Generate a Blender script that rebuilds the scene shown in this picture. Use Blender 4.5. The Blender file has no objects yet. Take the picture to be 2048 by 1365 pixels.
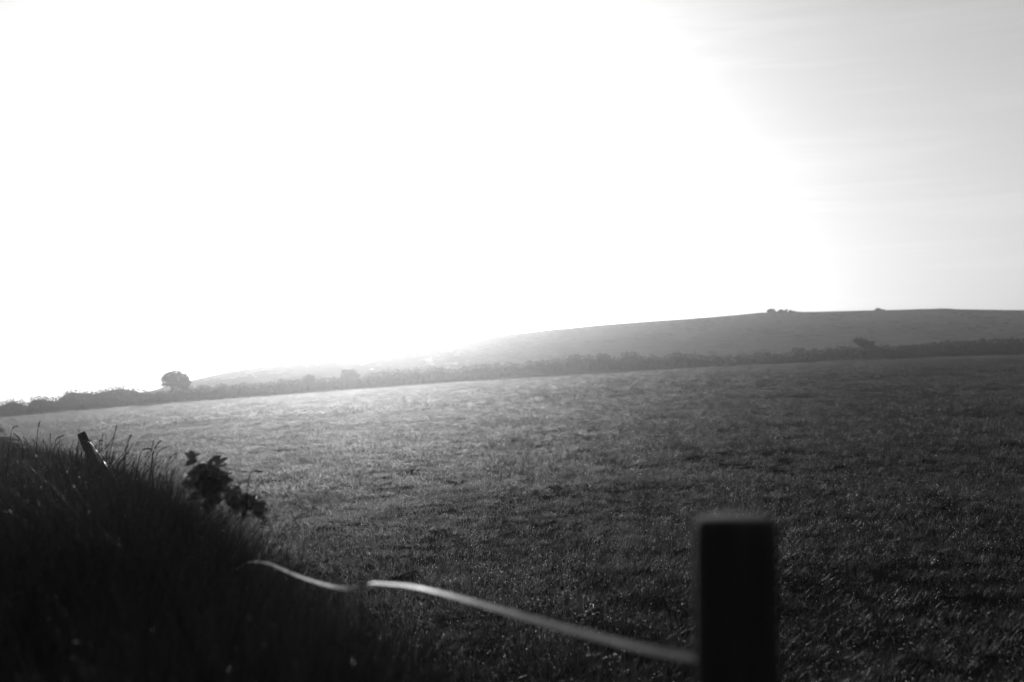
import bpy, math, random
import numpy as np
from mathutils import Vector, Matrix
R = math.radians
rng = np.random.default_rng(7)
random.seed(7)
scene = bpy.context.scene
col = scene.collection

# ------------------------------------------------------------------ camera
W, H, LENS = 2048.0, 1365.0, 35.0
F = W * LENS / 36.0
CAM_Z = 1.6
PITCH = -math.atan((800 - H / 2) / F)   # camera tipped slightly up: the true horizon is low in the frame
cam_d = bpy.data.cameras.new("camera")
cam_d.lens = LENS; cam_d.sensor_width = 36; cam_d.sensor_fit = 'HORIZONTAL'
cam_d.clip_start = 0.05; cam_d.clip_end = 6000
cam_d.dof.use_dof = True; cam_d.dof.focus_distance = 10.0; cam_d.dof.aperture_fstop = 1.7
cam = bpy.data.objects.new("camera", cam_d); col.objects.link(cam)
cam.location = (0, 0, CAM_Z); cam.rotation_euler = (R(90) - PITCH, 0, 0)
scene.camera = cam

# ------------------------------------------------------------------ light
SUN_AZ, SUN_EL = R(-8.5), R(14.0)           # azimuth from +Y towards +X
sun_d = bpy.data.lights.new("sun", 'SUN'); sun_d.energy = 5.0; sun_d.angle = R(0.5)
sun_d.color = (1, 1, 1)
sun = bpy.data.objects.new("sun", sun_d); col.objects.link(sun)
sdir = Vector((math.sin(SUN_AZ) * math.cos(SUN_EL), math.cos(SUN_AZ) * math.cos(SUN_EL), math.sin(SUN_EL)))
sun.rotation_euler = sdir.to_track_quat('Z', 'Y').to_euler()
world = bpy.data.worlds.new("World"); scene.world = world; world.use_nodes = True
nt = world.node_tree; nt.nodes.clear()
sky = nt.nodes.new('ShaderNodeTexSky'); sky.sky_type = 'NISHITA'; sky.sun_disc = False
sky.sun_elevation = SUN_EL; sky.sun_rotation = SUN_AZ
sky.altitude = 0; sky.air_density = 3.0; sky.dust_density = 1.0; sky.ozone_density = 1.0
sep = nt.nodes.new('ShaderNodeSeparateColor')          # black-and-white film behind a yellow filter: half red, half green
bw = nt.nodes.new('ShaderNodeMath'); bw.operation = 'ADD'
bg = nt.nodes.new('ShaderNodeBackground'); bg.inputs['Strength'].default_value = 0.05
wo = nt.nodes.new('ShaderNodeOutputWorld')
nt.links.new(sky.outputs[0], sep.inputs[0]); nt.links.new(sep.outputs[0], bw.inputs[0]); nt.links.new(sep.outputs[1], bw.inputs[1])
# faint high streaks of cirrus, long and level
tc = nt.nodes.new('ShaderNodeTexCoord')
mp = nt.nodes.new('ShaderNodeMapping'); mp.inputs['Scale'].default_value = (2.2, 2.2, 34.0)
mp.inputs['Rotation'].default_value = (0, R(3), 0)
nz = nt.nodes.new('ShaderNodeTexNoise'); nz.inputs['Scale'].default_value = 1.6
nz.inputs['Detail'].default_value = 7; nz.inputs['Roughness'].default_value = 0.62
nz.inputs['Distortion'].default_value = 0.3
rmp = nt.nodes.new('ShaderNodeMapRange')
rmp.inputs[1].default_value = 0.48; rmp.inputs[2].default_value = 0.8
rmp.inputs[3].default_value = 1.0; rmp.inputs[4].default_value = 1.12
mul = nt.nodes.new('ShaderNodeMath'); mul.operation = 'MULTIPLY'
nt.links.new(tc.outputs['Generated'], mp.inputs[0]); nt.links.new(mp.outputs[0], nz.inputs['Vector'])
nt.links.new(nz.outputs['Fac'], rmp.inputs[0])
nt.links.new(bw.outputs[0], mul.inputs[0]); nt.links.new(rmp.outputs[0], mul.inputs[1])
nt.links.new(mul.outputs[0], bg.inputs['Color']); nt.links.new(bg.outputs[0], wo.inputs[0])

scene.view_settings.view_transform = 'Standard'; scene.view_settings.look = 'None'
scene.view_settings.exposure = 0.0; scene.view_settings.gamma = 1.0
scene.view_settings.use_curve_mapping = False
HAZE_DENSITY = 0.00088
HAZE_G = 0.92

scene.render.engine = 'CYCLES'
cy = scene.cycles
cy.max_bounces = 8; cy.volume_bounces = 2; cy.transparent_max_bounces = 8
cy.diffuse_bounces = 2; cy.glossy_bounces = 2; cy.transmission_bounces = 4
cy.use_denoising = True; cy.sample_clamp_indirect = 4.0
cy.caustics_reflective = False; cy.caustics_refractive = False

# ------------------------------------------------------------------ helpers
def P(u, v, Y):
    """photo pixel + distance along +Y -> world point"""
    dx = (u - W / 2) / F; dy = (H / 2 - v) / F
    c, s = math.cos(PITCH), math.sin(PITCH)
    wy = c + dy * s; wz = -s + dy * c
    return Vector((dx / wy * Y, Y, CAM_Z + wz / wy * Y))

def tag(o, label=None, cat=None, group=None, kind=None):
    if label: o['label'] = label
    if cat: o['category'] = cat
    if group: o['group'] = group
    if kind: o['kind'] = kind
    return o

def mesh_obj(name, verts, faces, mat, parent=None, smooth=False, loc=None):
    me = bpy.data.meshes.new(name)
    verts = np.asarray(verts, dtype=np.float32)
    if isinstance(faces, np.ndarray):
        n, k = faces.shape
        me.vertices.add(len(verts)); me.vertices.foreach_set('co', verts.ravel())
        me.loops.add(n * k); me.loops.foreach_set('vertex_index', faces.astype(np.int32).ravel())
        me.polygons.add(n); me.polygons.foreach_set('loop_start', np.arange(0, n * k, k, dtype=np.int32))
        me.update(calc_edges=True); me.validate()
    else:
        me.from_pydata([tuple(map(float, v)) for v in verts], [], faces); me.update()
    if smooth: me.shade_smooth()
    if mat: me.materials.append(mat)
    o = bpy.data.objects.new(name, me)
    if loc is not None: o.location = loc
    if parent: o.parent = parent
    col.objects.link(o)
    return o

def empty(name, loc):
    o = bpy.data.objects.new(name, None); o.location = loc; o.empty_display_size = 0.2
    col.objects.link(o); return o

def hash2(ix, iy, seed):
    h = (ix.astype(np.int64) * 374761393 + iy.astype(np.int64) * 668265263 + seed * 1274126177) & 0x7fffffff
    h = ((h ^ (h >> 13)) * 1274126177) & 0x7fffffff
    return ((h ^ (h >> 16)) & 0xffff) / 65535.0
def vnoise(x, y, seed=0):
    x = np.asarray(x, float); y = np.asarray(y, float)
    ix = np.floor(x); iy = np.floor(y); fx = x - ix; fy = y - iy
    fx = fx * fx * (3 - 2 * fx); fy = fy * fy * (3 - 2 * fy)
    a = hash2(ix, iy, seed); b = hash2(ix + 1, iy, seed); c = hash2(ix, iy + 1, seed); d = hash2(ix + 1, iy + 1, seed)
    return (a * (1 - fx) + b * fx) * (1 - fy) + (c * (1 - fx) + d * fx) * fy
def fbm(x, y, seed=0, octv=3):
    s = 0; a = 1; t = 0
    for i in range(octv):
        s = s + a * vnoise(x * 2 ** i, y * 2 ** i, seed + i * 17); t += a; a *= 0.5
    return s / t
def sst(a, b, x):
    t = np.clip((x - a) / (b - a), 0, 1); return t * t * (3 - 2 * t)

# ------------------------------------------------------------------ materials
def new_mat(name):
    m = bpy.data.materials.new(name); m.use_nodes = True
    return m, m.node_tree, m.node_tree.nodes['Principled BSDF']

def grey(v): return (v, v, v, 1)

def leaf_mat(name, lo, hi, trans, rough=0.4, spec=0.5, tmix=0.45, fwd=0.0, ior=1.15, frough=0.5):
    """foliage: diffuse + gloss in front, light let through from behind; tone differs from tuft to tuft"""
    m, t, p = new_mat(name)
    oi = t.nodes.new('ShaderNodeObjectInfo')
    geo = t.nodes.new('ShaderNodeNewGeometry')
    add = t.nodes.new('ShaderNodeMath'); add.operation = 'ADD'
    t.links.new(oi.outputs['Random'], add.inputs[0]); t.links.new(geo.outputs['Random Per Island'], add.inputs[1])
    mr = t.nodes.new('ShaderNodeMapRange'); mr.inputs[2].default_value = 2
    mr.inputs[3].default_value = lo; mr.inputs[4].default_value = hi
    t.links.new(add.outputs[0], mr.inputs[0])
    t.links.new(mr.outputs[0], p.inputs['Base Color'])
    p.inputs['Roughness'].default_value = rough
    p.inputs['Specular IOR Level'].default_value = spec
    tr = t.nodes.new('ShaderNodeBsdfTranslucent')
    ml = t.nodes.new('ShaderNodeMath'); ml.operation = 'MULTIPLY'; ml.inputs[1].default_value = trans
    t.links.new(mr.outputs[0], ml.inputs[0]); t.links.new(ml.outputs[0], tr.inputs['Color'])
    mx = t.nodes.new('ShaderNodeMixShader'); mx.inputs[0].default_value = tmix
    out = t.nodes['Material Output']
    tro = tr.outputs[0]
    if fwd > 0:                                                 # thin wet blades pass light mostly onward, near its own direction
        rf = t.nodes.new('ShaderNodeBsdfRefraction'); rf.inputs['IOR'].default_value = ior; rf.inputs['Roughness'].default_value = frough
        t.links.new(ml.outputs[0], rf.inputs['Color'])
        m2 = t.nodes.new('ShaderNodeMixShader'); m2.inputs[0].default_value = fwd
        t.links.new(tr.outputs[0], m2.inputs[1]); t.links.new(rf.outputs[0], m2.inputs[2]); tro = m2.outputs[0]
    t.links.new(p.outputs[0], mx.inputs[1]); t.links.new(tro, mx.inputs[2])
    t.links.new(mx.outputs[0], out.inputs[0])
    return m

M_field = leaf_mat("field_blades", 0.004, 0.042, 4.1, rough=0.5, spec=0.12, tmix=0.55, fwd=0.85, ior=1.18, frough=0.68)
M_fringe = leaf_mat("fringe_blades", 0.004, 0.012, 3.2, rough=0.4, spec=0.15, tmix=0.5, fwd=0.85, ior=1.18, frough=0.62)
M_verge = leaf_mat("verge_blades", 0.003, 0.014, 2.6, rough=0.5, spec=0.03, tmix=0.4, fwd=0.6)  # shade of the bank put into the blade colour, hence so dark
M_hedge = leaf_mat("hedge_leaves", 0.006, 0.016, 0.5, rough=0.7, spec=0.06, tmix=0.25)
M_bramble = leaf_mat("broad_leaves", 0.008, 0.02, 1.5, rough=0.4, spec=0.5, tmix=0.3)
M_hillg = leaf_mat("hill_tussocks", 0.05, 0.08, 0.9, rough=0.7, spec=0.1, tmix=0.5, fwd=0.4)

def soil_mat(name, lo, hi, scale, bump):
    m, t, p = new_mat(name)
    tc = t.nodes.new('ShaderNodeTexCoord')
    n = t.nodes.new('ShaderNodeTexNoise'); n.inputs['Scale'].default_value = scale
    n.inputs['Detail'].default_value = 8; n.inputs['Roughness'].default_value = 0.65
    t.links.new(tc.outputs['Object'], n.inputs['Vector'])
    mr = t.nodes.new('ShaderNodeMapRange'); mr.inputs[1].default_value = 0.3; mr.inputs[2].default_value = 0.7
    mr.inputs[3].default_value = lo; mr.inputs[4].default_value = hi
    t.links.new(n.outputs['Fac'], mr.inputs[0]); t.links.new(mr.outputs[0], p.inputs['Base Color'])
    b = t.nodes.new('ShaderNodeBump'); b.inputs['Strength'].default_value = 0.8; b.inputs['Distance'].default_value = bump
    t.links.new(n.outputs['Fac'], b.inputs['Height']); t.links.new(b.outputs[0], p.inputs['Normal'])
    p.inputs['Roughness'].default_value = 1.0; p.inputs['Specular IOR Level'].default_value = 0.0
    return m
M_soil = soil_mat("grassy_soil", 0.003, 0.010, 3.0, 0.05)
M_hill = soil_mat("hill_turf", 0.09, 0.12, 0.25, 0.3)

def wood_mat():
    m, t, p = new_mat("weathered_post_wood")
    tc = t.nodes.new('ShaderNodeTexCoord')
    mp = t.nodes.new('ShaderNodeMapping'); mp.inputs['Scale'].default_value = (60, 60, 5)
    n = t.nodes.new('ShaderNodeTexNoise'); n.inputs['Scale'].default_value = 1.0; n.inputs['Detail'].default_value = 6
    t.links.new(tc.outputs['Object'], mp.inputs[0]); t.links.new(mp.outputs[0], n.inputs['Vector'])
    mr = t.nodes.new('ShaderNodeMapRange'); mr.inputs[3].default_value = 0.006; mr.inputs[4].default_value = 0.022
    t.links.new(n.outputs['Fac'], mr.inputs[0]); t.links.new(mr.outputs[0], p.inputs['Base Color'])
    b = t.nodes.new('ShaderNodeBump'); b.inputs['Strength'].default_value = 0.6; b.inputs['Distance'].default_value = 0.003
    t.links.new(n.outputs['Fac'], b.inputs['Height']); t.links.new(b.outputs[0], p.inputs['Normal'])
    p.inputs['Roughness'].default_value = 0.9; p.inputs['Specular IOR Level'].default_value = 0.05
    return m
M_wood = wood_mat()
def plain(name, v, rough, spec=0.5):
    m, t, p = new_mat(name)
    n = t.nodes.new('ShaderNodeTexNoise'); n.inputs['Scale'].default_value = 40
    mr = t.nodes.new('ShaderNodeMapRange'); mr.inputs[3].default_value = v * 0.75; mr.inputs[4].default_value = v * 1.2
    t.links.new(n.outputs['Fac'], mr.inputs[0]); t.links.new(mr.outputs[0], p.inputs['Base Color'])
    p.inputs['Roughness'].default_value = rough; p.inputs['Specular IOR Level'].default_value = spec
    return m
M_bark = plain("dark_bark", 0.012, 0.9, 0.2)
M_stem = plain("plant_stem", 0.02, 0.6, 0.4)
M_plastic = plain("black_insulator", 0.01, 0.8, 0.1)
M_metal = plain("dull_wire", 0.3, 0.4)

def tape_mat():
    m, t, p = new_mat("white_woven_tape")
    p.inputs['Specular IOR Level'].default_value = 0.85
    p.inputs['Roughness'].default_value = 0.32
    uv = t.nodes.new('ShaderNodeTexCoord')
    n = t.nodes.new('ShaderNodeTexNoise'); n.inputs['Scale'].default_value = 60; n.inputs['Detail'].default_value = 3
    t.links.new(uv.outputs['Object'], n.inputs['Vector'])
    mr = t.nodes.new('ShaderNodeMapRange'); mr.inputs[3].default_value = 0.18; mr.inputs[4].default_value = 0.42
    t.links.new(n.outputs['Fac'], mr.inputs[0]); t.links.new(mr.outputs[0], p.inputs['Base Color'])
    tr = t.nodes.new('ShaderNodeBsdfTranslucent'); tr.inputs['Color'].default_value = grey(0.85)
    rf = t.nodes.new('ShaderNodeBsdfRefraction'); rf.inputs['IOR'].default_value = 1.2; rf.inputs['Roughness'].default_value = 0.6; rf.inputs['Color'].default_value = grey(0.8)
    m2 = t.nodes.new('ShaderNodeMixShader'); m2.inputs[0].default_value = 0.35
    t.links.new(tr.outputs[0], m2.inputs[1]); t.links.new(rf.outputs[0], m2.inputs[2])
    mx = t.nodes.new('ShaderNodeMixShader'); mx.inputs[0].default_value = 0.08
    t.links.new(p.outputs[0], mx.inputs[1]); t.links.new(tr.outputs[0], mx.inputs[2])
    t.links.new(mx.outputs[0], t.nodes['Material Output'].inputs[0])
    return m
M_tape = tape_mat()
def dew_mat():
    m, t, p = new_mat("dew")
    p.inputs['Base Color'].default_value = grey(1.0); p.inputs['Transmission Weight'].default_value = 1.0
    p.inputs['Roughness'].default_value = 0.18; p.inputs['IOR'].default_value = 1.33
    return m
M_dew = dew_mat()

# ------------------------------------------------------------------ terrain
edge_px = [(0, 837), (200, 820), (400, 804), (700, 782), (1024, 759), (1400, 736.5), (1700, 724), (2048, 713)]
YE = 120.0
exy = [P(u, v, YE) for u, v in edge_px]
pc = np.polyfit([p.x for p in exy], [p.z for p in exy], 3)
C3, C2, C1, C0 = pc
A0 = Vector((0.29, 1.3)); A1 = Vector((-4.3, 10.0))
FD = (A1 - A0).normalized(); FN = Vector((FD.y, -FD.x))       # along the fence, towards the field
def fence_dt(x, y):
    dx = x - A0.x; dy = y - A0.y
    return dx * FN.x + dy * FN.y, dx * FD.x + dy * FD.y
def field_plane(x, y):
    xc = np.clip(x, -85, 85); ex = x - xc
    yc = np.minimum(y, YE)
    return C0 * yc / YE + C1 * xc + C2 * xc ** 2 + C3 * xc ** 3 + ex * 0.02
def bank_h(x, y):
    d, t = fence_dt(x, y)
    hb = np.interp(t, [-4, -1, 0, 1.5, 2.5, 3.5, 4.8, 7, 10, 16, 30], [0.3, 0.5, 0.6, 0.6, 0.66, 0.73, 0.74, 0.66, 0.58, 0.4, 0.25])
    w = 1 - sst(-0.3, np.interp(t, [0, 3, 5.5], [1.2, 1.1, 0.75]), d + 0.25 * (fbm(x * 0.9, y * 0.9, 5) - 0.5))
    return hb * w * (1 - sst(25, 60, t))
def Gz(x, y):
    x = np.asarray(x, float); y = np.asarray(y, float)
    z = field_plane(x, y) + bank_h(x, y)
    z = z + (fbm(x * 0.55, y * 0.55, 3) - 0.5) * 0.08 + (fbm(x * 0.08, y * 0.08, 9) - 0.5) * 0.25 * sst(8, 40, y)
    far = sst(124, 420, y)
    return z * (1 - far) + (-14) * far - 6 * sst(400, 900, y)

def grid_mesh(rows_y, ncol, halfw, zf):
    s = np.linspace(-1, 1, ncol)
    s = np.sign(s) * (np.abs(s) ** 1.25)
    X = np.array([s * halfw(y) for y in rows_y]); Y = np.repeat(np.array(rows_y)[:, None], ncol, 1)
    Z = zf(X, Y)
    V = np.stack([X, Y, Z], -1).reshape(-1, 3)
    n = len(rows_y)
    i = (np.arange(n - 1)[:, None] * ncol + np.arange(ncol - 1)[None]).ravel()
    Fc = np.stack([i, i + 1, i + 1 + ncol, i + ncol], 1)
    return V, Fc
rows = list(np.arange(-6, 16, 0.14)) + list(16 * (900 / 16) ** np.linspace(0, 1, 230))
V, Fc = grid_mesh(rows, 320, lambda y: 9 + 1.15 * max(y, 0), Gz)
ground = mesh_obj("ground", V, Fc, M_soil, smooth=True)
tag(ground, kind='structure')

YC = 235.0
crest_px = [(-600, 900), (0, 832), (200, 800), (300, 783), (340, 770), (380, 761), (470, 743), (560, 729), (619, 719), (692, 708), (780, 696),
            (860, 688), (1024, 668), (1200, 651), (1348, 640), (1480, 630), (1520, 626), (1600, 624.5), (1750, 621),
            (1850, 619), (1900, 618.5), (2048, 621), (2300, 632), (2800, 690)]
cx = [P(u, v, YC).x for u, v in crest_px]; cz = [P(u, v, YC).z for u, v in crest_px]
def hill_z(x, y):
    q = x / np.maximum(y, 100)                              # spur fans out from the field corner
    zc = np.interp(q * YC, cx, cz)
    b = field_plane(q * 128, np.full_like(x, YE)) - 0.4
    t = (y - 132) / (YC - 132)
    up = np.clip(t, 0, 1)
    up = up * 0.75 + 0.25 * np.sin(up * math.pi / 2)
    z = b + (zc - b) * up
    z = z - 22 * np.clip(t - 1, 0, 3) ** 1.6 - np.clip(132 - y, 0, 20) * 0.3
    return z + (fbm(x * 0.09, y * 0.09, 21, 4) - 0.5) * 0.6 * np.clip(up * 2.5, 0.1, 1) * np.where(t > 0.97, 0.5, 1)
hrows = list(np.linspace(127, 222, 120)) + list(np.linspace(223, 244, 34)) + list(np.linspace(247, 330, 24))
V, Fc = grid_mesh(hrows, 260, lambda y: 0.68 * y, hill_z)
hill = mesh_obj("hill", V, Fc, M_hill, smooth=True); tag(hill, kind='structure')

# ------------------------------------------------------------------ blades and scattering
def blades(base, az, length, width, lean, curl, seg=4):
    """arrays of n blades -> verts, quad faces (tip folded to a narrow edge)"""
    n = len(length)
    s = np.linspace(0, 1, seg + 1)
    ang = lean[:, None] + curl[:, None] * s[None]               # from vertical
    dl = length[:, None] / seg
    h = np.concatenate([np.zeros((n, 1)), np.cumsum(np.sin(ang[:, 1:]) * dl, 1)], 1)
    z = np.concatenate([np.zeros((n, 1)), np.cumsum(np.cos(ang[:, 1:]) * dl, 1)], 1)
    ca, sa = np.cos(az)[:, None], np.sin(az)[:, None]
    ctr = np.stack([base[:, 0:1] + h * ca, base[:, 1:2] + h * sa, z + (base[:, 2:3] if base.shape[1] > 2 else 0)], -1)
    w = width[:, None] * (1 - s[None] ** 2 * 0.92) * 0.5
    tw = az[:, None] + math.pi / 2 + 0.5 * s[None]
    side = np.stack([np.cos(tw) * w, np.sin(tw) * w, np.zeros_like(w)], -1)
    V = np.stack([ctr - side, ctr + side], 2).reshape(n, -1, 3)
    k = 2 * (seg + 1)
    f = np.array([[2 * i, 2 * i + 1, 2 * i + 3, 2 * i + 2] for i in range(seg)])
    Fc = (f[None] + (np.arange(n) * k)[:, None, None]).reshape(-1, 4)
    return V.reshape(-1, 3), Fc

ICO_V = None
def ico():
    t = (1 + 5 ** 0.5) / 2
    v = np.array([(-1, t, 0), (1, t, 0), (-1, -t, 0), (1, -t, 0), (0, -1, t), (0, 1, t), (0, -1, -t), (0, 1, -t),
                  (t, 0, -1), (t, 0, 1), (-t, 0, -1), (-t, 0, 1)], float)
    v /= np.linalg.norm(v[0])
    f = [(0, 11, 5), (0, 5, 1), (0, 1, 7), (0, 7, 10), (0, 10, 11), (1, 5, 9), (5, 11, 4), (11, 10, 2), (10, 7, 6), (7, 1, 8),
         (3, 9, 4), (3, 4, 2), (3, 2, 6), (3, 6, 8), (3, 8, 9), (4, 9, 5), (2, 4, 11), (6, 2, 10), (8, 6, 7), (9, 8, 1)]
    return v, np.array(f)

def src_obj(name, V, Fc, mats, matidx=None):
    me = bpy.data.meshes.new(name)
    me.from_pydata(V.tolist(), [], Fc if isinstance(Fc, list) else Fc.tolist()); me.update()
    for m in mats: me.materials.append(m)
    if matidx is not None: me.polygons.foreach_set('material_index', np.asarray(matidx, dtype=np.int32))
    me.shade_smooth()
    return bpy.data.objects.new(name, me)

def tuft(name, n, rad, lmin, lmax, wid, lean, curl, mat, dew=0, seg=4, dewr=0.0016, seeds=0):
    a = rng.uniform(0, 2 * math.pi, n); r = rad * np.sqrt(rng.uniform(0, 1, n))
    base = np.stack([np.cos(a) * r, np.sin(a) * r, np.full(n, -0.03)], 1)
    az = a + rng.normal(0, 1.1, n)
    L = rng.uniform(lmin, lmax, n); w = wid * rng.uniform(0.6, 1.3, n)
    le = np.abs(rng.normal(lean, 0.15, n)); cu = np.abs(rng.normal(curl, curl * 0.6, n))
    V, Fc = blades(base, az, L, w, le, cu, seg)
    faces = Fc.tolist(); mi = [0] * len(faces)
    Vs = [V]; off = len(V)
    k = 2 * (seg + 1)
    if seeds:                                                    # seed heads: short spikes round the top of some stalks
        for b in rng.choice(n, seeds, replace=False):
            tipA = V[b * k + 2 * seg]; tipB = V[b * k + 2 * (seg - 1)]
            for q in range(14):
                f = q / 14; p0 = tipB + (tipA - tipB) * f * 1.0
                d = (tipA - tipB); d = d / (np.linalg.norm(d) + 1e-9)
                sd = rng.normal(0, 1, 3); sd -= d * sd.dot(d); sd /= np.linalg.norm(sd) + 1e-9
                e = p0 + d * 0.02 + sd * 0.006; m = p0 + d * 0.01 + sd * 0.006 + np.cross(d, sd) * 0.0025
                Vs.append(np.array([p0, m, e, p0 + d * 0.012])); faces.append([off, off + 1, off + 2, off + 3]); mi.append(0); off += 4
    if dew:
        iv, ifc = ico()
        for b in rng.choice(n, dew, replace=dew > n):
            j = rng.integers(1, seg + 1)
            p = V[b * k + 2 * j]
            rr = dewr * rng.uniform(0.5, 1.5)
            Vs.append(iv * rr + p + np.array([0, 0, rr])); faces += (ifc + off).tolist(); mi += [1] * 20; off += 12
    return src_obj(name, np.concatenate(Vs), faces, [mat, M_dew], mi)

def make_collection(name, objs):
    c = bpy.data.collections.new(name)
    for o in objs: c.objects.link(o)
    return c

def scatter(name, pts, rot, scl, idx, coll, loc=(0, 0, 0)):
    me = bpy.data.meshes.new(name)
    n = len(pts); me.vertices.add(n); me.vertices.foreach_set('co', np.asarray(pts, np.float32).ravel())
    a = me.attributes.new('rot', 'FLOAT_VECTOR', 'POINT'); a.data.foreach_set('vector', np.asarray(rot, np.float32).ravel())
    a = me.attributes.new('scl', 'FLOAT_VECTOR', 'POINT'); a.data.foreach_set('vector', np.asarray(scl, np.float32).ravel())
    a = me.attributes.new('pick', 'INT', 'POINT'); a.data.foreach_set('value', np.asarray(idx, np.int32))
    me.update()
    o = bpy.data.objects.new(name, me); col.objects.link(o)
    ng = bpy.data.node_groups.new(name + "_nodes", 'GeometryNodeTree')
    ng.interface.new_socket('Geometry', in_out='INPUT', socket_type='NodeSocketGeometry')
    ng.interface.new_socket('Geometry', in_out='OUTPUT', socket_type='NodeSocketGeometry')
    N = ng.nodes; L = ng.links
    gi = N.new('NodeGroupInput'); go = N.new('NodeGroupOutput')
    ci = N.new('GeometryNodeCollectionInfo'); ci.inputs['Collection'].default_value = coll
    ci.inputs['Separate Children'].default_value = True; ci.inputs['Reset Children'].default_value = True
    ip = N.new('GeometryNodeInstanceOnPoints'); ip.inputs['Pick Instance'].default_value = True
    def attr(nm, ty):
        a = N.new('GeometryNodeInputNamedAttribute'); a.data_type = ty; a.inputs['Name'].default_value = nm; return a.outputs[0]
    L.new(gi.outputs[0], ip.inputs['Points']); L.new(ci.outputs[0], ip.inputs['Instance'])
    L.new(attr('pick', 'INT'), ip.inputs['Instance Index'])
    er = N.new('FunctionNodeEulerToRotation'); L.new(attr('rot', 'FLOAT_VECTOR'), er.inputs[0])
    L.new(er.outputs[0], ip.inputs['Rotation']); L.new(attr('scl', 'FLOAT_VECTOR'), ip.inputs['Scale'])
    L.new(ip.outputs[0], go.inputs[0])
    md = o.modifiers.new('scatter', 'NODES'); md.node_group = ng
    return o

# field grass ---------------------------------------------------------
near_t = [tuft("grass_tuft", 52, 0.085, 0.05, 0.125, 0.0028, 0.3, 0.6, M_field, dew=7, dewr=0.0019) for _ in range(7)]
mid_t = [tuft("grass_clump", 90, 0.18, 0.06, 0.14, 0.0045, 0.3, 0.55, M_field, seg=3, dew=4, dewr=0.003) for _ in range(5)]
far_t = [tuft("grass_patch", 130, 0.40, 0.07, 0.15, 0.010, 0.35, 0.6, M_field, seg=2) for _ in range(5)]
C_near = make_collection("field_tufts_near", near_t); C_mid = make_collection("field_tufts_mid", mid_t)
C_far = make_collection("field_tufts_far", far_t)
def ring(y0, y1, dens, margin=2.5, slope=0.66, dmin=0.55):
    area = (y1 - y0) * 2 * (margin + slope * (y0 + y1) / 2)
    n = int(area * dens * 1.0)
    # sample in a trapezoid
    yy = rng.uniform(y0, y1, n * 2); ww = margin + slope * yy
    keep = rng.uniform(0, margin + slope * y1, n * 2) < ww
    yy = yy[keep][:n]; ww = ww[keep][:n]
    xx = rng.uniform(-1, 1, len(yy)) * ww
    d, t = fence_dt(xx, yy)
    k = (d > dmin + 0.2 * rng.normal(0, 1, len(d)))
    return xx[k], yy[k]
def field_scatter(name, y0, y1, dens, coll, nvar, base_s, yoff=None):
    x, y = ring(y0, y1, dens)
    thick = fbm(x * 0.42 - y * 0.31, y * 0.42 + x * 0.31, 31, 4)                       # clumpiness of the sward
    patch = fbm(x * 0.75 + y * 0.45 + 40, y * 0.75 - x * 0.45, 57, 4)
    keep = rng.uniform(0, 1, len(x)) < 0.75 + 0.5 * sst(0.3, 0.55, thick)
    x, y, thick, patch = x[keep], y[keep], thick[keep], patch[keep]
    n = len(x)
    z = Gz(x, y) - 0.01
    s = base_s * rng.uniform(0.75, 1.2, n) * (0.9 + 0.25 * sst(0.3, 0.75, thick))
    hz = s * (0.88 + 0.45 * sst(0.58, 0.74, patch))
    rot = np.stack([rng.normal(0.0, 0.14, n) + 0.15 * (patch - 0.5), rng.normal(0, 0.14, n) + 0.15 * (thick - 0.5), rng.uniform(0, 6.283, n)], 1)
    return scatter(name, np.stack([x, y, z], 1), rot, np.stack([s, s, hz], 1), rng.integers(0, nvar, n), coll)
g1 = field_scatter("field_grass", 1.7, 14, 125, C_near, 7, 1.0)
tag(g1, "short dewy grass of the near field behind the fence tape", "grass", kind='stuff')
g2 = field_scatter("field_grass", 14, 42, 48, C_mid, 5, 1.0)
tag(g2, "short grass of the middle of the field with darker thick patches", "grass", kind='stuff')
g3 = field_scatter("field_grass", 42, 119.5, 20, C_far, 5, 1.05)
tag(g3, "pale far grass of the field running up to the hedge", "grass", kind='stuff')

# verge grass -----------------------------------------------------------
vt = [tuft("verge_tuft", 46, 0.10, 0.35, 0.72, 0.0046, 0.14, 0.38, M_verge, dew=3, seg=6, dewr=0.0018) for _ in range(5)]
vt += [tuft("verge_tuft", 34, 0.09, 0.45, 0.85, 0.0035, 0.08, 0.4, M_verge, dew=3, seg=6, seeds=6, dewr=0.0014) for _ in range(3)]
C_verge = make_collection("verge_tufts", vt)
ft = [tuft("fringe_tuft", 44, 0.10, 0.22, 0.5, 0.0036, 0.2, 0.5, M_fringe, dew=6, seg=5, dewr=0.0018) for _ in range(5)]
C_fringe = make_collection("fringe_tufts", ft)
n = 15000
t = rng.uniform(-1.5, 17, n); d = rng.uniform(-3.0, 1.6, n)
x = A0.x + FD.x * t + FN.x * d; y = A0.y + FD.y * t + FN.y * d
k = (np.hypot(x, y) > 1.45) & (y > 0.2) & ((d < 0.7) | (rng.uniform(0, 1, n) < np.interp(d, [0.7, 1.6], [0.8, 0.05])))
k &= np.hypot(x - 0.29, y - 1.3) > 0.1
x, y, d, t = x[k], y[k], d[k], t[k]; n = len(x)
big = fbm(x * 1.1, y * 1.1, 77, 3)
s = rng.uniform(0.5, 0.82, n) * (0.82 + 0.36 * big) * np.interp(d, [0.2, 0.7, 1.6], [1.0, 0.75, 0.4])
rot = np.stack([rng.normal(0, 0.12, n), rng.normal(0.08, 0.14, n), rng.uniform(0, 6.283, n)], 1)
ff = (d > 0.55 + 0.2 * rng.normal(0, 1, n)) | ((d > 0.0) & (rng.uniform(0, 1, n) < 0.3))          # paler, thinner grass where the bank meets the field
fx, fy, fs = x[ff], y[ff], s[ff]; m_ = len(fx)
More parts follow.
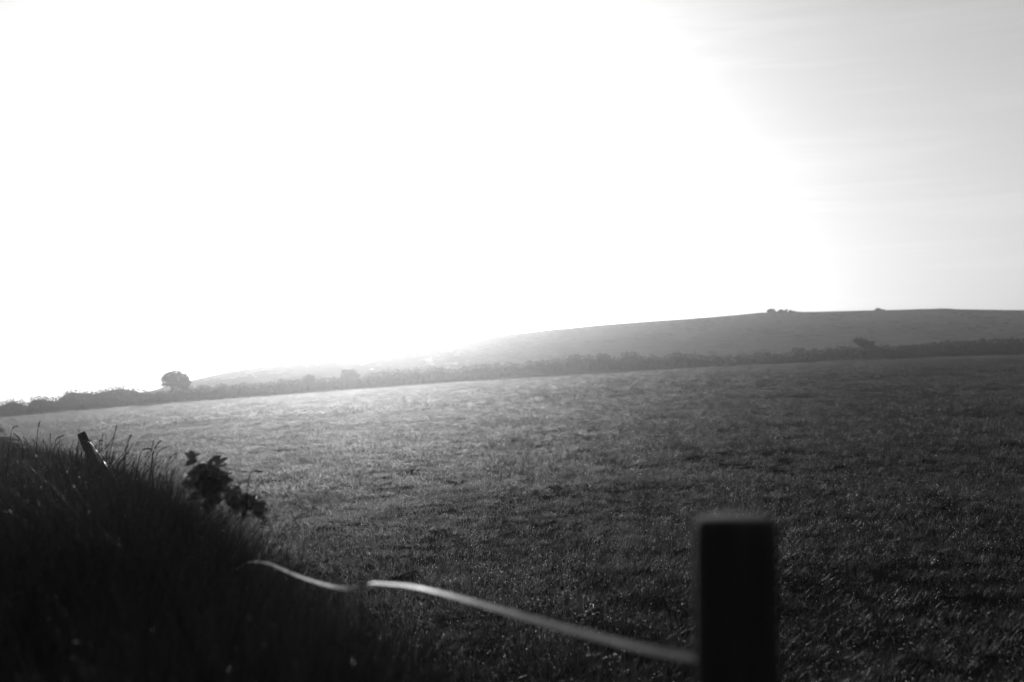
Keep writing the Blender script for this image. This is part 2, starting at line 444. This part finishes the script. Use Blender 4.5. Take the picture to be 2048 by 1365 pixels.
gfr = scatter("fringe_grass", np.stack([fx, fy, Gz(fx, fy) - 0.02], 1), np.stack([rng.normal(0, .14, m_), rng.normal(0.05, .16, m_), rng.uniform(0, 6.283, m_)], 1),
              np.stack([fs * 1.1] * 3, 1), rng.integers(0, 5, m_), C_fringe)
tag(gfr, "paler loose grass where the dark bank runs down into the field", "grass", kind='stuff')
x, y, d, t, s = x[~ff], y[~ff], d[~ff], t[~ff], s[~ff]; n = len(x)
# an extra fringe right beside the tape, in front of its hidden stretch
m = 560
te = rng.uniform(2.6, 8.0, m); de = rng.uniform(-0.5, -0.05, m)
xe = A0.x + FD.x * te + FN.x * de; ye = A0.y + FD.y * te + FN.y * de
se = rng.uniform(0.6, 0.88, m)
x = np.concatenate([x, xe]); y = np.concatenate([y, ye]); s = np.concatenate([s, se]); n = len(x)
rot = np.stack([rng.normal(0, 0.12, n), rng.normal(0.08, 0.14, n), rng.uniform(0, 6.283, n)], 1)
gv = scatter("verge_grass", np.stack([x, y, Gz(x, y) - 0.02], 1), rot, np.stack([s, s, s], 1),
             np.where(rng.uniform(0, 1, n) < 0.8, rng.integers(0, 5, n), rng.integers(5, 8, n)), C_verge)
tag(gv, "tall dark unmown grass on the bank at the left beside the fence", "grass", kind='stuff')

# hill and hedge foot tussocks
ht = [tuft("tussock", 70, 0.5, 0.3, 0.7, 0.05, 0.5, 0.7, M_hillg, seg=2) for _ in range(4)]
M_hillg.name = "hill_tussocks"
C_hill = make_collection("hill_tussock", ht)
n = 9000
y = rng.uniform(134, 233, n); x = rng.uniform(-0.62, 0.66, n) * y
k = (rng.uniform(0, 1, n) < sst(0.42, 0.62, fbm(x * 0.11, y * 0.05, 91, 3)) * 0.9 + 0.1) 
x, y = x[k], y[k]; n = len(x)
s = rng.uniform(0.35, 0.9, n)
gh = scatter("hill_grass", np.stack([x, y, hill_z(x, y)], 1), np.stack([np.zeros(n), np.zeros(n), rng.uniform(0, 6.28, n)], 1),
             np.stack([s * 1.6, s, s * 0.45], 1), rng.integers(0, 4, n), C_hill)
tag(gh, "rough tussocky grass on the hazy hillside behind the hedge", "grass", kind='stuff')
n = 1500
x = rng.uniform(-80, 84, n); y = rng.uniform(119.2, 120.8, n)
k = fbm(x * 0.12, y * 0, 15, 2) > 0.45
x, y = x[k], y[k]; n = len(x); s = rng.uniform(0.5, 1.1, n)
gf = scatter("hedge_foot_grass", np.stack([x, y, Gz(x, y)], 1), np.stack([np.zeros(n), np.zeros(n), rng.uniform(0, 6.28, n)], 1),
             np.stack([s, s, s * 0.9], 1), rng.integers(0, 4, n), C_hill)
tag(gf, "strip of pale rough grass along the foot of the hedge", "grass", kind='stuff')

# ------------------------------------------------------------------ leaves filling an outline with depth
def leaf_quads(ctrs, size, seed=1):
    r = np.random.default_rng(seed); n = len(ctrs)
    a = r.normal(0, 1, (n, 3)); a /= np.linalg.norm(a, axis=1)[:, None]
    b = np.cross(a, r.normal(0, 1, (n, 3))); b /= np.linalg.norm(b, axis=1)[:, None]
    s = size * r.uniform(0.5, 1.3, n)[:, None]
    p0 = ctrs - a * s; p1 = ctrs + b * s * 0.55 - a * s * 0.1; p2 = ctrs + a * s; p3 = ctrs - b * s * 0.5 + a * s * 0.15
    V = np.stack([p0, p1, p2, p3], 1).reshape(-1, 3)
    return V, np.arange(4 * n).reshape(-1, 4)
def poly_fill(poly, n, r):
    """random points inside polygon [(x,z)...] and their distance to its edge"""
    poly = np.array(poly); lo = poly.min(0); hi = poly.max(0); out = []
    a = poly; b = np.roll(poly, -1, 0)
    while sum(len(o) for o in out) < n:
        q = r.uniform(lo, hi, (n * 2, 2))
        inside = np.zeros(len(q), bool)
        for (x0, z0), (x1, z1) in zip(a, b):
            c = ((z0 > q[:, 1]) != (z1 > q[:, 1]))
            xi = (x1 - x0) * (q[:, 1] - z0) / (z1 - z0 + 1e-12) + x0
            inside ^= c & (q[:, 0] < xi)
        out.append(q[inside])
    q = np.concatenate(out)[:n]
    dm = np.full(len(q), 1e9)
    for p0, p1 in zip(a, b):
        e = p1 - p0; t = np.clip(((q - p0) @ e) / (e @ e + 1e-12), 0, 1)
        dm = np.minimum(dm, np.linalg.norm(q - (p0 + t[:, None] * e), axis=1))
    return q, dm
def crown_points(px, Y, n, depth, seed, clump=0.25):
    r = np.random.default_rng(seed)
    poly = [(P(u, v, Y).x, P(u, v, Y).z) for u, v in px]
    q, dm = poly_fill(poly, n, r)
    mx = dm.max()
    # gather into clumps so that the edge is uneven and gaps open
    nc = max(12, n // 60)
    ci = r.integers(0, n, nc)
    near = ci[r.integers(0, nc, n)]
    mixm = r.uniform(0, 1, n) < 0.6
    q = np.where(mixm[:, None], q[near] + r.normal(0, clump, (n, 2)), q + r.normal(0, clump * 0.25, (n, 2)))
    half = depth * np.sqrt(np.clip(dm / mx, 0.03, 1))
    y = Y + r.uniform(-1, 1, n) * half
    return np.stack([q[:, 0], y, q[:, 1]], 1)

def tube(path, radii, sides=7):
    V = []; Fc = []
    for i, p in enumerate(path):
        p = Vector(p)
        d = (Vector(path[min(i + 1, len(path) - 1)]) - Vector(path[max(i - 1, 0)])).normalized()
        a = d.orthogonal().normalized() if abs(d.z) < 0.99 else Vector((1, 0, 0))
        a = (Vector((1, 0.01, 0)) - d * d.dot(Vector((1, 0.01, 0)))).normalized() if abs(d.x) < 0.95 else a
        b = d.cross(a)
        for k in range(sides):
            t = 2 * math.pi * k / sides
            V.append(p + (a * math.cos(t) + b * math.sin(t)) * radii[i])
    for i in range(len(path) - 1):
        for k in range(sides):
            k2 = (k + 1) % sides
            Fc.append([i * sides + k, i * sides + k2, (i + 1) * sides + k2, (i + 1) * sides + k])
    c = len(V); V.append(Vector(path[-1])); 
    for k in range(sides): Fc.append([(len(path) - 1) * sides + k, (len(path) - 1) * sides + (k + 1) % sides, c])
    return [tuple(v) for v in V], Fc
class MB:
    def __init__(s): s.v = []; s.f = []
    def add(s, V, Fc):
        o = len(s.v); s.v += [tuple(v) for v in V]; s.f += [[i + o for i in f] for f in Fc]; return s
    def build(s, name, mat, parent=None, smooth=True):
        o = mesh_obj(name, np.array(s.v), s.f, mat, parent, smooth); return o

def tree(name, label, cat, px, Y, n, depth, size, base_uv, group=None, clump=0.22, limbs=6, r0=0.11, seed=3, lift=0.0):
    pts = crown_points(px, Y, n, depth, seed, clump)
    bx = P(base_uv[0], base_uv[1], Y); gz = float(hill_z(np.array([bx.x]), np.array([Y]))[0]) if Y > 134 else float(Gz(bx.x, Y))
    base = Vector((bx.x, Y, gz - 0.15))
    root = empty(name, base); bpy.context.view_layer.update()
    inv = np.array(base)
    V, Fc = leaf_quads(pts - inv, size, seed)
    crown = mesh_obj("crown", V, Fc, M_hedge, root)
    mb = MB(); c = Vector(pts.mean(0)) - base
    r = random.Random(seed)
    fork = Vector((c.x * 0.3, 0, max(0.3, c.z * 0.55)))
    mb.add(*tube([(0, 0, 0), fork * 0.5 + Vector((0.05, 0, 0)), fork], [r0 * 1.2, r0, r0 * 0.8]))
    for i in range(limbs):
        p = Vector(pts[r.randrange(len(pts))]) - base
        mid = fork.lerp(p, 0.5) + Vector((r.uniform(-.1, .1), r.uniform(-.1, .1), 0.12))
        mb.add(*tube([fork, mid, fork.lerp(p, 0.92)], [r0 * 0.6, r0 * 0.35, r0 * 0.12], 5))
    mb.build("trunk", M_bark, root)
    tag(root, label, cat, group)
    return root

tree("hawthorn_tree", "small round-crowned tree standing alone above the hedge at the left", "tree",
     [(322, 771), (325, 765), (322, 760), (327, 754), (333, 748), (342, 743), (352, 742), (362, 745), (371, 749), (377, 755), (378, 763), (377, 771),
      (372, 778), (362, 778), (350, 771), (340, 772), (330, 772)], 126, 6500, 1.5, 0.10, (338, 795), clump=0.14, seed=11)
tree("windswept_tree", "dark wind-bent tree leaning left out of the hedge at the right", "tree",
     [(1706, 681), (1712, 678.5), (1722, 678), (1732, 680), (1740, 684), (1747, 690), (1754, 696), (1745, 697), (1732, 694), (1722, 691), (1713, 687)],
     122.6, 5000, 0.8, 0.09, (1757, 712), clump=0.10, seed=12)
tree("round_bush", "pale flat-topped bush rising behind the hedge below the hill", "bush",
     [(684, 752), (685, 744), (690, 741), (703, 741), (712, 744), (716, 752), (718, 760), (684, 762)], 131, 3500, 0.9, 0.11, (700, 772), seed=13, clump=0.14)
tree("pointed_bush", "small pointed bush sticking up out of the hedge left of the flat-topped one", "bush",
     [(610, 760), (613, 754), (618, 749.5), (624, 753), (629, 758), (630, 764), (609, 765)], 122.5, 1500, 0.6, 0.1, (619, 775), seed=14, clump=0.1)

# ridge scrub
for i, (pxs, lb, nm) in enumerate([
    ([(1534, 626), (1536, 620), (1543, 617.5), (1550, 620), (1553, 627)], "hazy bush at the left end of the scrub on the hill crest", "crest_bush"),
    ([(1553, 627), (1556, 621), (1562, 619), (1567, 622), (1573, 620), (1575, 628)], "hazy gappy bush in the middle of the scrub on the hill crest", "crest_bush"),
    ([(1574, 627), (1578, 621.5), (1586, 622), (1600, 625), (1603, 629)], "low tapering bush at the right end of the scrub on the hill crest", "crest_bush"),
    ([(1749, 623), (1752, 618), (1757, 618), (1761, 620), (1768, 619.5), (1772, 623)], "tiny dark bush alone on the hill crest further right", "crest_bush")]):
    Yb = 233.5
    tree(nm, lb, "bush", pxs, Yb, 900, 0.8, 0.16, ((pxs[0][0] + pxs[-1][0]) / 2, 630), group="bushes on the hill crest", clump=0.12, limbs=4, r0=0.05, seed=30 + i)

# hedges ---------------------------------------------------------------
def hedge(name, label, top, base, Y, depth, dens, size, seed, stems=60, rag=0.19):
    r = np.random.default_rng(seed)
    top_w = [P(u, v, Y) for u, v in top]; base_w = [P(u, v, Y) for u, v in base]
    tx = [p.x for p in top_w]; tz = [p.z for p in top_w]; bx_ = [p.x for p in base_w]; bz = [p.z for p in base_w]
    x0, x1 = tx[0], tx[-1]
    cxm = (x0 + x1) / 2
    root = empty(name, (cxm, Y, float(np.interp(cxm, bx_, bz))))
    o = np.array(root.location)
    n = int((x1 - x0) * 2.6 * dens)
    x = r.uniform(x0, x1, n)
    zt = np.interp(x, tx, tz) + (fbm(x * 1.7, x * 0 + seed, 3, 4) - 0.5) * rag * 4.5 + r.normal(0, rag * 0.35, n)
    zb = np.interp(x, bx_, bz) - 0.3
    f = r.uniform(0, 1, n) ** 0.8
    z = zb + (zt - zb) * f
    w = depth * np.sqrt(np.clip(1 - (f * 0.93) ** 3, 0.05, 1))
    y = Y + r.choice([-1, 1], n) * w * r.uniform(0.55, 1.0, n) * (0.8 + 0.4 * fbm(x * 0.8, z * 1.4, seed + 2, 2))
    V, Fc = leaf_quads(np.stack([x, y, z], 1) - o, size, seed)
    mesh_obj("foliage", V, Fc, M_hedge, root)
    # dense inner wood, follows the top a little lower
    xs = np.linspace(x0, x1, int((x1 - x0) * 2.5) + 2)
    zt = np.interp(xs, tx, tz) + (fbm(xs * 1.7, xs * 0 + seed, 3, 4) - 0.5) * rag * 4.5 - 0.45
    zb = np.interp(xs, bx_, bz) - 0.4
    zt = np.maximum(zt, zb + 0.3)
    VV = []; FF = []
    for i in range(len(xs)):
        jw = 0.62 * depth * (0.8 + 0.4 * r.uniform())
        ring_ = [(-jw, zb[i]), (-jw, zb[i] + (zt[i] - zb[i]) * 0.7), (-jw * 0.5, zt[i]), (jw * 0.5, zt[i]), (jw, zb[i] + (zt[i] - zb[i]) * 0.7), (jw, zb[i])]
        for yy, zz in ring_: VV.append((xs[i] - o[0], Y + yy - o[1], zz - o[2]))
    for i in range(len(xs) - 1):
        for k_ in range(5): FF.append([i * 6 + k_, (i + 1) * 6 + k_, (i + 1) * 6 + k_ + 1, i * 6 + k_ + 1])
    wood = MB(); wood.add(VV, FF)
    mb = MB()
    for _ in range(stems):
        sx = r.uniform(x0, x1); sz = float(np.interp(sx, tx, tz)); hgt = r.uniform(0.2, 0.7)
        p0 = Vector((sx, Y + r.uniform(-.4, .4), sz - 0.5)) - Vector(o)
        mb.add(*tube([p0, p0 + Vector((r.uniform(-.1, .1), 0, 0.5 + hgt * .5)), p0 + Vector((r.uniform(-.25, .25), 0, 0.5 + hgt))], [0.02, 0.014, 0.005], 4))
    wood.add([np.array(q) for q in mb.v], mb.f); wood.build("branches", M_bark, root, smooth=False)
    tag(root, label, "hedge")
    return root
near_top = [(-140, 812), (-60, 806), (0, 801), (12, 806), (22, 799), (32, 803), (40, 800), (55, 805), (66, 797), (80, 795), (92, 797), (104, 794), (116, 798), (135, 793),
            (150, 790), (200, 789), (260, 790), (300, 789), (340, 783), (352, 777), (372, 775), (388, 780), (405, 773), (420, 774), (440, 774), (470, 767), (520, 767),
            (560, 763), (600, 761), (640, 757), (680, 755), (720, 752), (745, 745), (800, 739), (850, 738), (900, 737), (940, 733), (1000, 728), (1050, 725), (1080, 721),
            (1130, 716), (1170, 711), (1220, 711), (1260, 708), (1300, 712), (1340, 712), (1385, 705), (1400, 710), (1450, 712), (1560, 706), (1600, 700), (1640, 700),
            (1680, 694), (1698, 690), (1712, 696), (1760, 692), (1800, 694), (1850, 694), (1950, 692), (2048, 688), (2150, 684), (2300, 680)]
near_base = [(u, v - 0.5) for u, v in edge_px]
near_base = [(-140, 848)] + near_base + [(2300, 706)]
hedge("hedge", "long overgrown hedge running the whole width along the far edge of the field", near_top, near_base, 121.6, 1.1, 190, 0.105, 5, stems=150)
hedge("hedge", "second mounded hedge showing behind the first at the left, left of the round tree",
      [(112, 800), (122, 790), (135, 783), (146, 778.5), (150, 781), (170, 780), (190, 782), (210, 777), (225, 774.5), (243, 772), (260, 775), (275, 777), (295, 782), (320, 787), (345, 793)],
      [(110, 830), (345, 812)], 134, 1.6, 110, 0.14, 8, stems=25, rag=0.10)
hedge("hedge", "short dark hedge on the rise behind the first at the far right",
      [(1800, 692), (1840, 689), (1880, 686), (1940, 682), (1985, 679), (2010, 677), (2048, 679), (2120, 676), (2250, 672)],
      [(1800, 706), (2250, 694)], 133, 1.4, 110, 0.14, 9, stems=20, rag=0.10)

# ------------------------------------------------------------------ fence
def post(name, label, top, bottom, r, slant=0.0, sides=28, seed=1):
    rr = random.Random(seed)
    top = Vector(top); bottom = Vector(bottom)
    root = empty(name, bottom)
    ax = (top - bottom); Lh = ax.length; ax.normalize()
    a = (Vector((1, 0, 0)) - ax * ax.x).normalized(); b = ax.cross(a)
    mb = MB(); V = []; Fc = []
    hs = [0, 0.25, 0.5, 0.75, 0.9, 0.97, Lh - 0.3, Lh - 0.15, Lh - 0.05, Lh - 0.024, Lh - 0.011, Lh - 0.0035, Lh]
    hs = sorted(set([h for h in hs if 0 <= h <= Lh]))
    lump = [rr.uniform(0.96, 1.03) for _ in range(sides)]
    for h in hs:
        e = Lh - h
        sc = 1.0 if e > 0.03 else (0.985 if e > 0.011 else (0.94 if e > 0.002 else 0.86))
        for k_ in range(sides):
            t = 2 * math.pi * k_ / sides
            rad = r * sc * lump[k_] * (1 + 0.01 * math.sin(h * 9 + k_))
            p = a * math.cos(t) * rad + b * math.sin(t) * rad + ax * (h + (slant * math.cos(t) * rad if e < 0.06 else 0))
            V.append(p)
    n = len(hs)
    for i in range(n - 1):
        for k_ in range(sides):
            k2 = (k_ + 1) % sides
            Fc.append([i * sides + k_, i * sides + k2, (i + 1) * sides + k2, (i + 1) * sides + k_])
    V.append(ax * Lh); c = len(V) - 1
    for k_ in range(sides): Fc.append([(n - 1) * sides + k_, (n - 1) * sides + (k_ + 1) % sides, c])
    mb.add(V, Fc); mb.build("shaft", M_wood, root)
    tag(root, label, "fence post", "posts of the field fence")
    return root
def insulator(root, wp, nrm):
    """ring insulator: screw stub and eye, on the field side of the post"""
    p = Vector(wp) - root.location; nrm = Vector(nrm)
    mb = MB()
    mb.add(*tube([p - nrm * 0.03, p, p + nrm * 0.012], [0.004, 0.004, 0.008], 8))
    cpt = p + nrm * 0.03; side = nrm.cross(Vector((0, 0, 1))).normalized()
    ringp = [cpt + (nrm * math.cos(t) + Vector((0, 0, 1)) * math.sin(t)) * 0.018 for t in np.linspace(0, 2 * math.pi, 17)]
    mb.add(*tube(ringp, [0.0035] * 17, 6))
    mb.build("insulator", M_plastic, root)
FN3 = Vector((FN.x, FN.y, 0))
pt = P(1469, 1034, 1.3)
near_post = post("fence_post", "thick blurred round wooden post close in front at the lower right", pt, (pt.x, 1.3, float(Gz(pt.x, 1.3)) - 0.1), 0.0535, seed=4)
YL = 10.0
lt = P(162.5, 867, YL); lb_ = P(196, 945, YL)
dirv = (lb_ - lt); gz = float(Gz(lb_.x, YL))
bot = lt + dirv * ((lt.z - gz + 0.1) / (lt.z - lb_.z))
left_post = post("fence_post", "thin post leaning left out of the tall bank grass with tape hanging off", lt, bot, 0.044, slant=0.1, sides=18, seed=9)
ins_near = P(1412, 1312, 1.34); ins_left = P(174, 884, YL)
insulator(near_post, P(1432, 1322, 1.36), Vector((-0.5, 0.86, 0)).normalized())
insulator(left_post, ins_left, FN3)

# tape: flat woven strip, sagging from one post to the other, one half twist
key = [(1428, 1322, 1.37), (1300, 1300, 1.46), (1180, 1270, 1.62), (1060, 1237, 1.8), (960, 1208, 2.0), (880, 1186, 2.18), (820, 1173, 2.33), (770, 1168, 2.47),
       (742, 1167, 2.55), (715, 1175, 2.63), (690, 1177, 2.70), (650, 1170, 2.85), (600, 1154, 3.1), (560, 1137, 3.33), (534, 1127, 3.5), (498, 1125, 3.8), (445, 1138, 4.25),
       (350, 1078, 5.3), (280, 1020, 6.6), (238, 968, 7.6), (207, 922, 8.5), (198, 908, 8.9), (190, 898, 9.3), (184, 889, 9.6), (178, 884, 9.85), (174, 884, 10.0)]
kp = [np.array(P(*k_)) for k_ in key]
def catmull(pts, m=8):
    out = []
    for i in range(len(pts) - 1):
        p0 = pts[max(i - 1, 0)]; p1 = pts[i]; p2 = pts[i + 1]; p3 = pts[min(i + 2, len(pts) - 1)]
        for j in range(m):
            t = j / m
            out.append(0.5 * ((2 * p1) + (-p0 + p2) * t + (2 * p0 - 5 * p1 + 4 * p2 - p3) * t * t + (-p0 + 3 * p1 - 3 * p2 + p3) * t ** 3))
    out.append(pts[-1]); return out
tp = catmull(kp)
key_tw = [(0, 0.2), (2, 0.4), (3.5, 0.75), (4.5, 1.02), (5.5, 1.2), (7.4, 1.2), (8.2, 1.45), (9.1, 2.7), (10.2, 3.9), (11, 4.25), (14, 4.1), (19, 4.4), (20, 5.5), (21, 7.3), (22, 9.5), (23, 10.6), (24, 13), (25, 14)]
V = []; Fc = []
hw, th = 0.0047, 0.0006
for i, p in enumerate(tp):
    f = i / 8
    d = tp[min(i + 1, len(tp) - 1)] - tp[max(i - 1, 0)]; d = Vector(d).normalized()
    up = Vector((0, 0, 1)); up = (up - d * d.dot(up)).normalized(); sd = d.cross(up)
    ang = float(np.interp(f, [k_[0] for k_ in key_tw], [k_[1] for k_ in key_tw]))
    wv = up * math.cos(ang) + sd * math.sin(ang); tv = d.cross(wv)
    fz = 0.0004 * math.sin(i * 1.7)
    p = Vector(p)
    for a_, b_ in ((-1, -1), (1, -1), (1, 1), (-1, 1)): V.append(p + wv * (hw + fz) * a_ + tv * th * b_)
for i in range(len(tp) - 1):
    for k_ in range(4):
        k2 = (k_ + 1) % 4; Fc.append([i * 4 + k_, i * 4 + k2, (i + 1) * 4 + k2, (i + 1) * 4 + k_])
Fc.append([3, 2, 1, 0]); e = (len(tp) - 1) * 4; Fc.append([e, e + 1, e + 2, e + 3])
tape = mesh_obj("fence_tape", np.array([tuple(v) for v in V]), Fc, M_tape)
tag(tape, "pale electric fence tape sagging through the grass between the two posts", "fence tape")

# ------------------------------------------------------------------ broad-leaved plants on the bank
def leaf_shape(L, wd, tip, axis, nrm, droop, ser=0.08, seg=9):
    """ovate toothed leaf folded along the midrib; starts at tip point 'tip' of its stalk"""
    axis = Vector(axis).normalized(); nrm = Vector(nrm); nrm = (nrm - axis * nrm.dot(axis)).normalized(); sd = axis.cross(nrm)
    V = []; Fc = []
    p = Vector(tip); a = axis.copy()
    for i in range(seg + 1):
        s = i / seg
        w = wd * (math.sin(math.pi * min(1, s * 0.93 + 0.07) ** 0.75)) * (1 + ser * (1 if i % 2 else -1)) if i < seg else 0.001
        up = a.cross(sd) * -1
        V += [p + sd * w + up * (w * 0.35), p + up * 0.0, p - sd * w + up * (w * 0.35)]
        rot = Matrix.Rotation(droop / seg, 3, sd)
        a = rot @ a; p = p + a * (L / seg)
    for i in range(seg):
        for k_ in (0, 1): Fc.append([i * 3 + k_, i * 3 + k_ + 1, (i + 1) * 3 + k_ + 1, (i + 1) * 3 + k_])
    return V, Fc
def leafy(name, label, Y, stems, leaves, seed):
    """stems: list of pixel paths; leaves: (u, v, dirx, dirz, length, width)"""
    r = random.Random(seed)
    b0 = P(stems[0][0][0], stems[0][0][1], Y); g = float(Gz(b0.x, Y))
    root = empty(name, (b0.x, Y, g)); o = root.location
    mb = MB()
    for st in stems:
        pts = [P(u, v, Y + 0.06 * r.uniform(-1, 1)) - o for u, v in st]
        pts = [Vector((pts[0].x * 0.9, pts[0].y, -0.03))] + pts
        pts = [Vector(q) for q in catmull([np.array(q) for q in pts], 4)]
        n = len(pts); mb.add(*tube(pts, [0.003 * (1 - 0.6 * i / n) for i in range(n)], 6))
    mb.build("stem", M_stem, root)
    mb = MB()
    for (u, v, ax, az_, L, wd) in leaves:
        p = P(u, v, Y + r.uniform(-0.09, 0.09)) - o
        ay = r.uniform(-0.5, 0.5)
        mb.add(*leaf_shape(L, wd, p, (ax, ay, az_), (r.uniform(-.4, .4), r.uniform(-.7, -.1), r.uniform(0.2, 1)), r.uniform(0.2, 1.0)))
    mb.build("foliage", M_bramble, root)
    tag(root, label, "plant")
    return root
r_ = random.Random(5)
lv = [(392, 918, -1, 0.35, 0.062, 0.018), (394, 922, -1, -0.3, 0.055, 0.018), (388, 914, -0.6, 0.5, 0.04, 0.014), (390, 912, 0.8, 0.0, 0.03, 0.01),
      (386, 928, -1, -0.3, 0.05, 0.016), (430, 930, 1, 0.1, 0.085, 0.022), (436, 926, 1, 0.15, 0.07, 0.02), (440, 934, 1, -0.2, 0.06, 0.02), (425, 924, 0.6, 0.4, 0.05, 0.02),
      (445, 950, 0.8, -0.3, 0.055, 0.02), (450, 962, 0.9, -0.3, 0.05, 0.02), (455, 972, 0.9, -0.3, 0.05, 0.018), (446, 975, 0.4, -0.8, 0.05, 0.018)]
for _ in range(150):
    u = r_.gauss(413, 14); v = r_.gauss(958, 24)
    v = max(v, 936 + abs(u - 412) * 0.2)
    lv.append((u, v, r_.uniform(-1, 1), r_.uniform(-1, 0.2), r_.uniform(0.04, 0.065), r_.uniform(0.016, 0.024)))
for _ in range(50):
    s = r_.uniform(0, 1); lv.append((425 + 45 * s, 950 + 45 * s + r_.gauss(0, 5), r_.uniform(-1, 1), r_.uniform(-1, 0.2), r_.uniform(0.035, 0.055), 0.017))
leafy("nettle_plant", "dark broad-leaved plant standing on the bank against the bright field", 4.7,
      [[(412, 1000), (408, 960), (398, 930), (388, 914)], [(418, 1000), (420, 955), (430, 930), (440, 926)], [(425, 1005), (440, 975), (450, 960)], [(415, 1000), (412, 960), (412, 928)]], lv, 5)
lv = []
for _ in range(110):
    s = r_.uniform(0, 1); u = 455 + 72 * s; v = 992 + 26 * s + r_.gauss(0, 8)
    lv.append((u, v, r_.uniform(-1, 1), r_.uniform(-0.8, 0.4), r_.uniform(0.03, 0.05), r_.uniform(0.012, 0.018)))
leafy("creeping_plant", "low leafy trail of stems running down the bank edge right of the taller plant", 4.4,
      [[(470, 1010), (475, 992)], [(500, 1030), (498, 1000)], [(525, 1040), (524, 1010)]], lv, 6)

# a few single tall stalks that stand clear of the bank grass
def stalk(mb, pts, r0, head=True, rr=random):
    pts = [Vector(q) for q in catmull([np.array(q) for q in pts], 5)]
    n = len(pts); mb.add(*tube(pts, [r0 * (1 - 0.75 * i / n) for i in range(n)], 5))
    if head:
        for i in range(int(n * 0.68), n - 1):
            for _ in range(5):
                d = (pts[i + 1] - pts[i]).normalized(); sd = Vector((rr.gauss(0, 1), rr.gauss(0, 1), rr.gauss(0, 1))); sd = (sd - d * sd.dot(d)).normalized()
                p = pts[i].lerp(pts[i + 1], rr.random()); e = p + d * 0.014 + sd * 0.006
                mb.add([p, p + d * .006 + sd * .004 + d.cross(sd) * .002, e, p + d * .008 + sd * .001], [[0, 1, 2, 3]])
mb = MB()
rr = random.Random(3)
for (path, Y) in [([(74, 960), (73, 900), (76, 860), (79, 845)], 6.2), ([(12, 960), (18, 900), (24, 860), (33, 853)], 6.5), ([(222, 980), (219, 920), (224, 890), (233, 853)], 6.5),
                  ([(150, 960), (155, 900), (158, 862)], 7.5), ([(245, 980), (248, 920), (256, 885), (261, 872)], 6.5), ([(296, 1000), (303, 930), (308, 900), (320, 884)], 5.6),
                  ([(300, 1000), (308, 935), (316, 905), (336, 893)], 5.5), ([(493, 1030), (494, 985), (500, 950), (508, 943), (522, 944)], 4.2),
                  ([(270, 990), (276, 930), (284, 902), (300, 898)], 6.0), ([(96, 960), (108, 905), (112, 880), (126, 872)], 6.8), ([(200, 960), (190, 905), (196, 885), (204, 882)], 7.0),
                  ([(40, 960), (46, 905), (40, 880), (28, 868)], 6.4), ([(340, 1010), (333, 950), (338, 920), (352, 908)], 5.3), ([(172, 960), (176, 910), (181, 890)], 6.8)]:
    stalk(mb, [P(u, v, Y + 0.02 * i) for i, (u, v) in enumerate(path)], 0.0035, rr=rr)
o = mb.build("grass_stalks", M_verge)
tag(o, "tall seeding grass stalks standing above the dark bank at the left", "grass", kind='stuff')

# ------------------------------------------------------------------ haze
def haze_box():
    x0, x1, y0, y1, z0, z1 = -1150, 1150, -14, 910, -24, 52
    V = [(x, y, z) for x in (x0, x1) for y in (y0, y1) for z in (z0, z1)]
    Fc = [[0, 1, 3, 2], [4, 6, 7, 5], [0, 4, 5, 1], [2, 3, 7, 6], [0, 2, 6, 4], [1, 5, 7, 3]]
    m = bpy.data.materials.new("haze_air"); m.use_nodes = True; t = m.node_tree; t.nodes.clear()
    out = t.nodes.new('ShaderNodeOutputMaterial'); v = t.nodes.new('ShaderNodeVolumePrincipled')
    v.inputs['Color'].default_value = grey(0.95); v.inputs['Density'].default_value = HAZE_DENSITY
    v.inputs['Anisotropy'].default_value = HAZE_G
    t.links.new(v.outputs[0], out.inputs['Volume'])
    o = mesh_obj("haze", V, Fc, m); tag(o, kind='stuff')
    m.cycles.homogeneous_volume = True
haze_box()
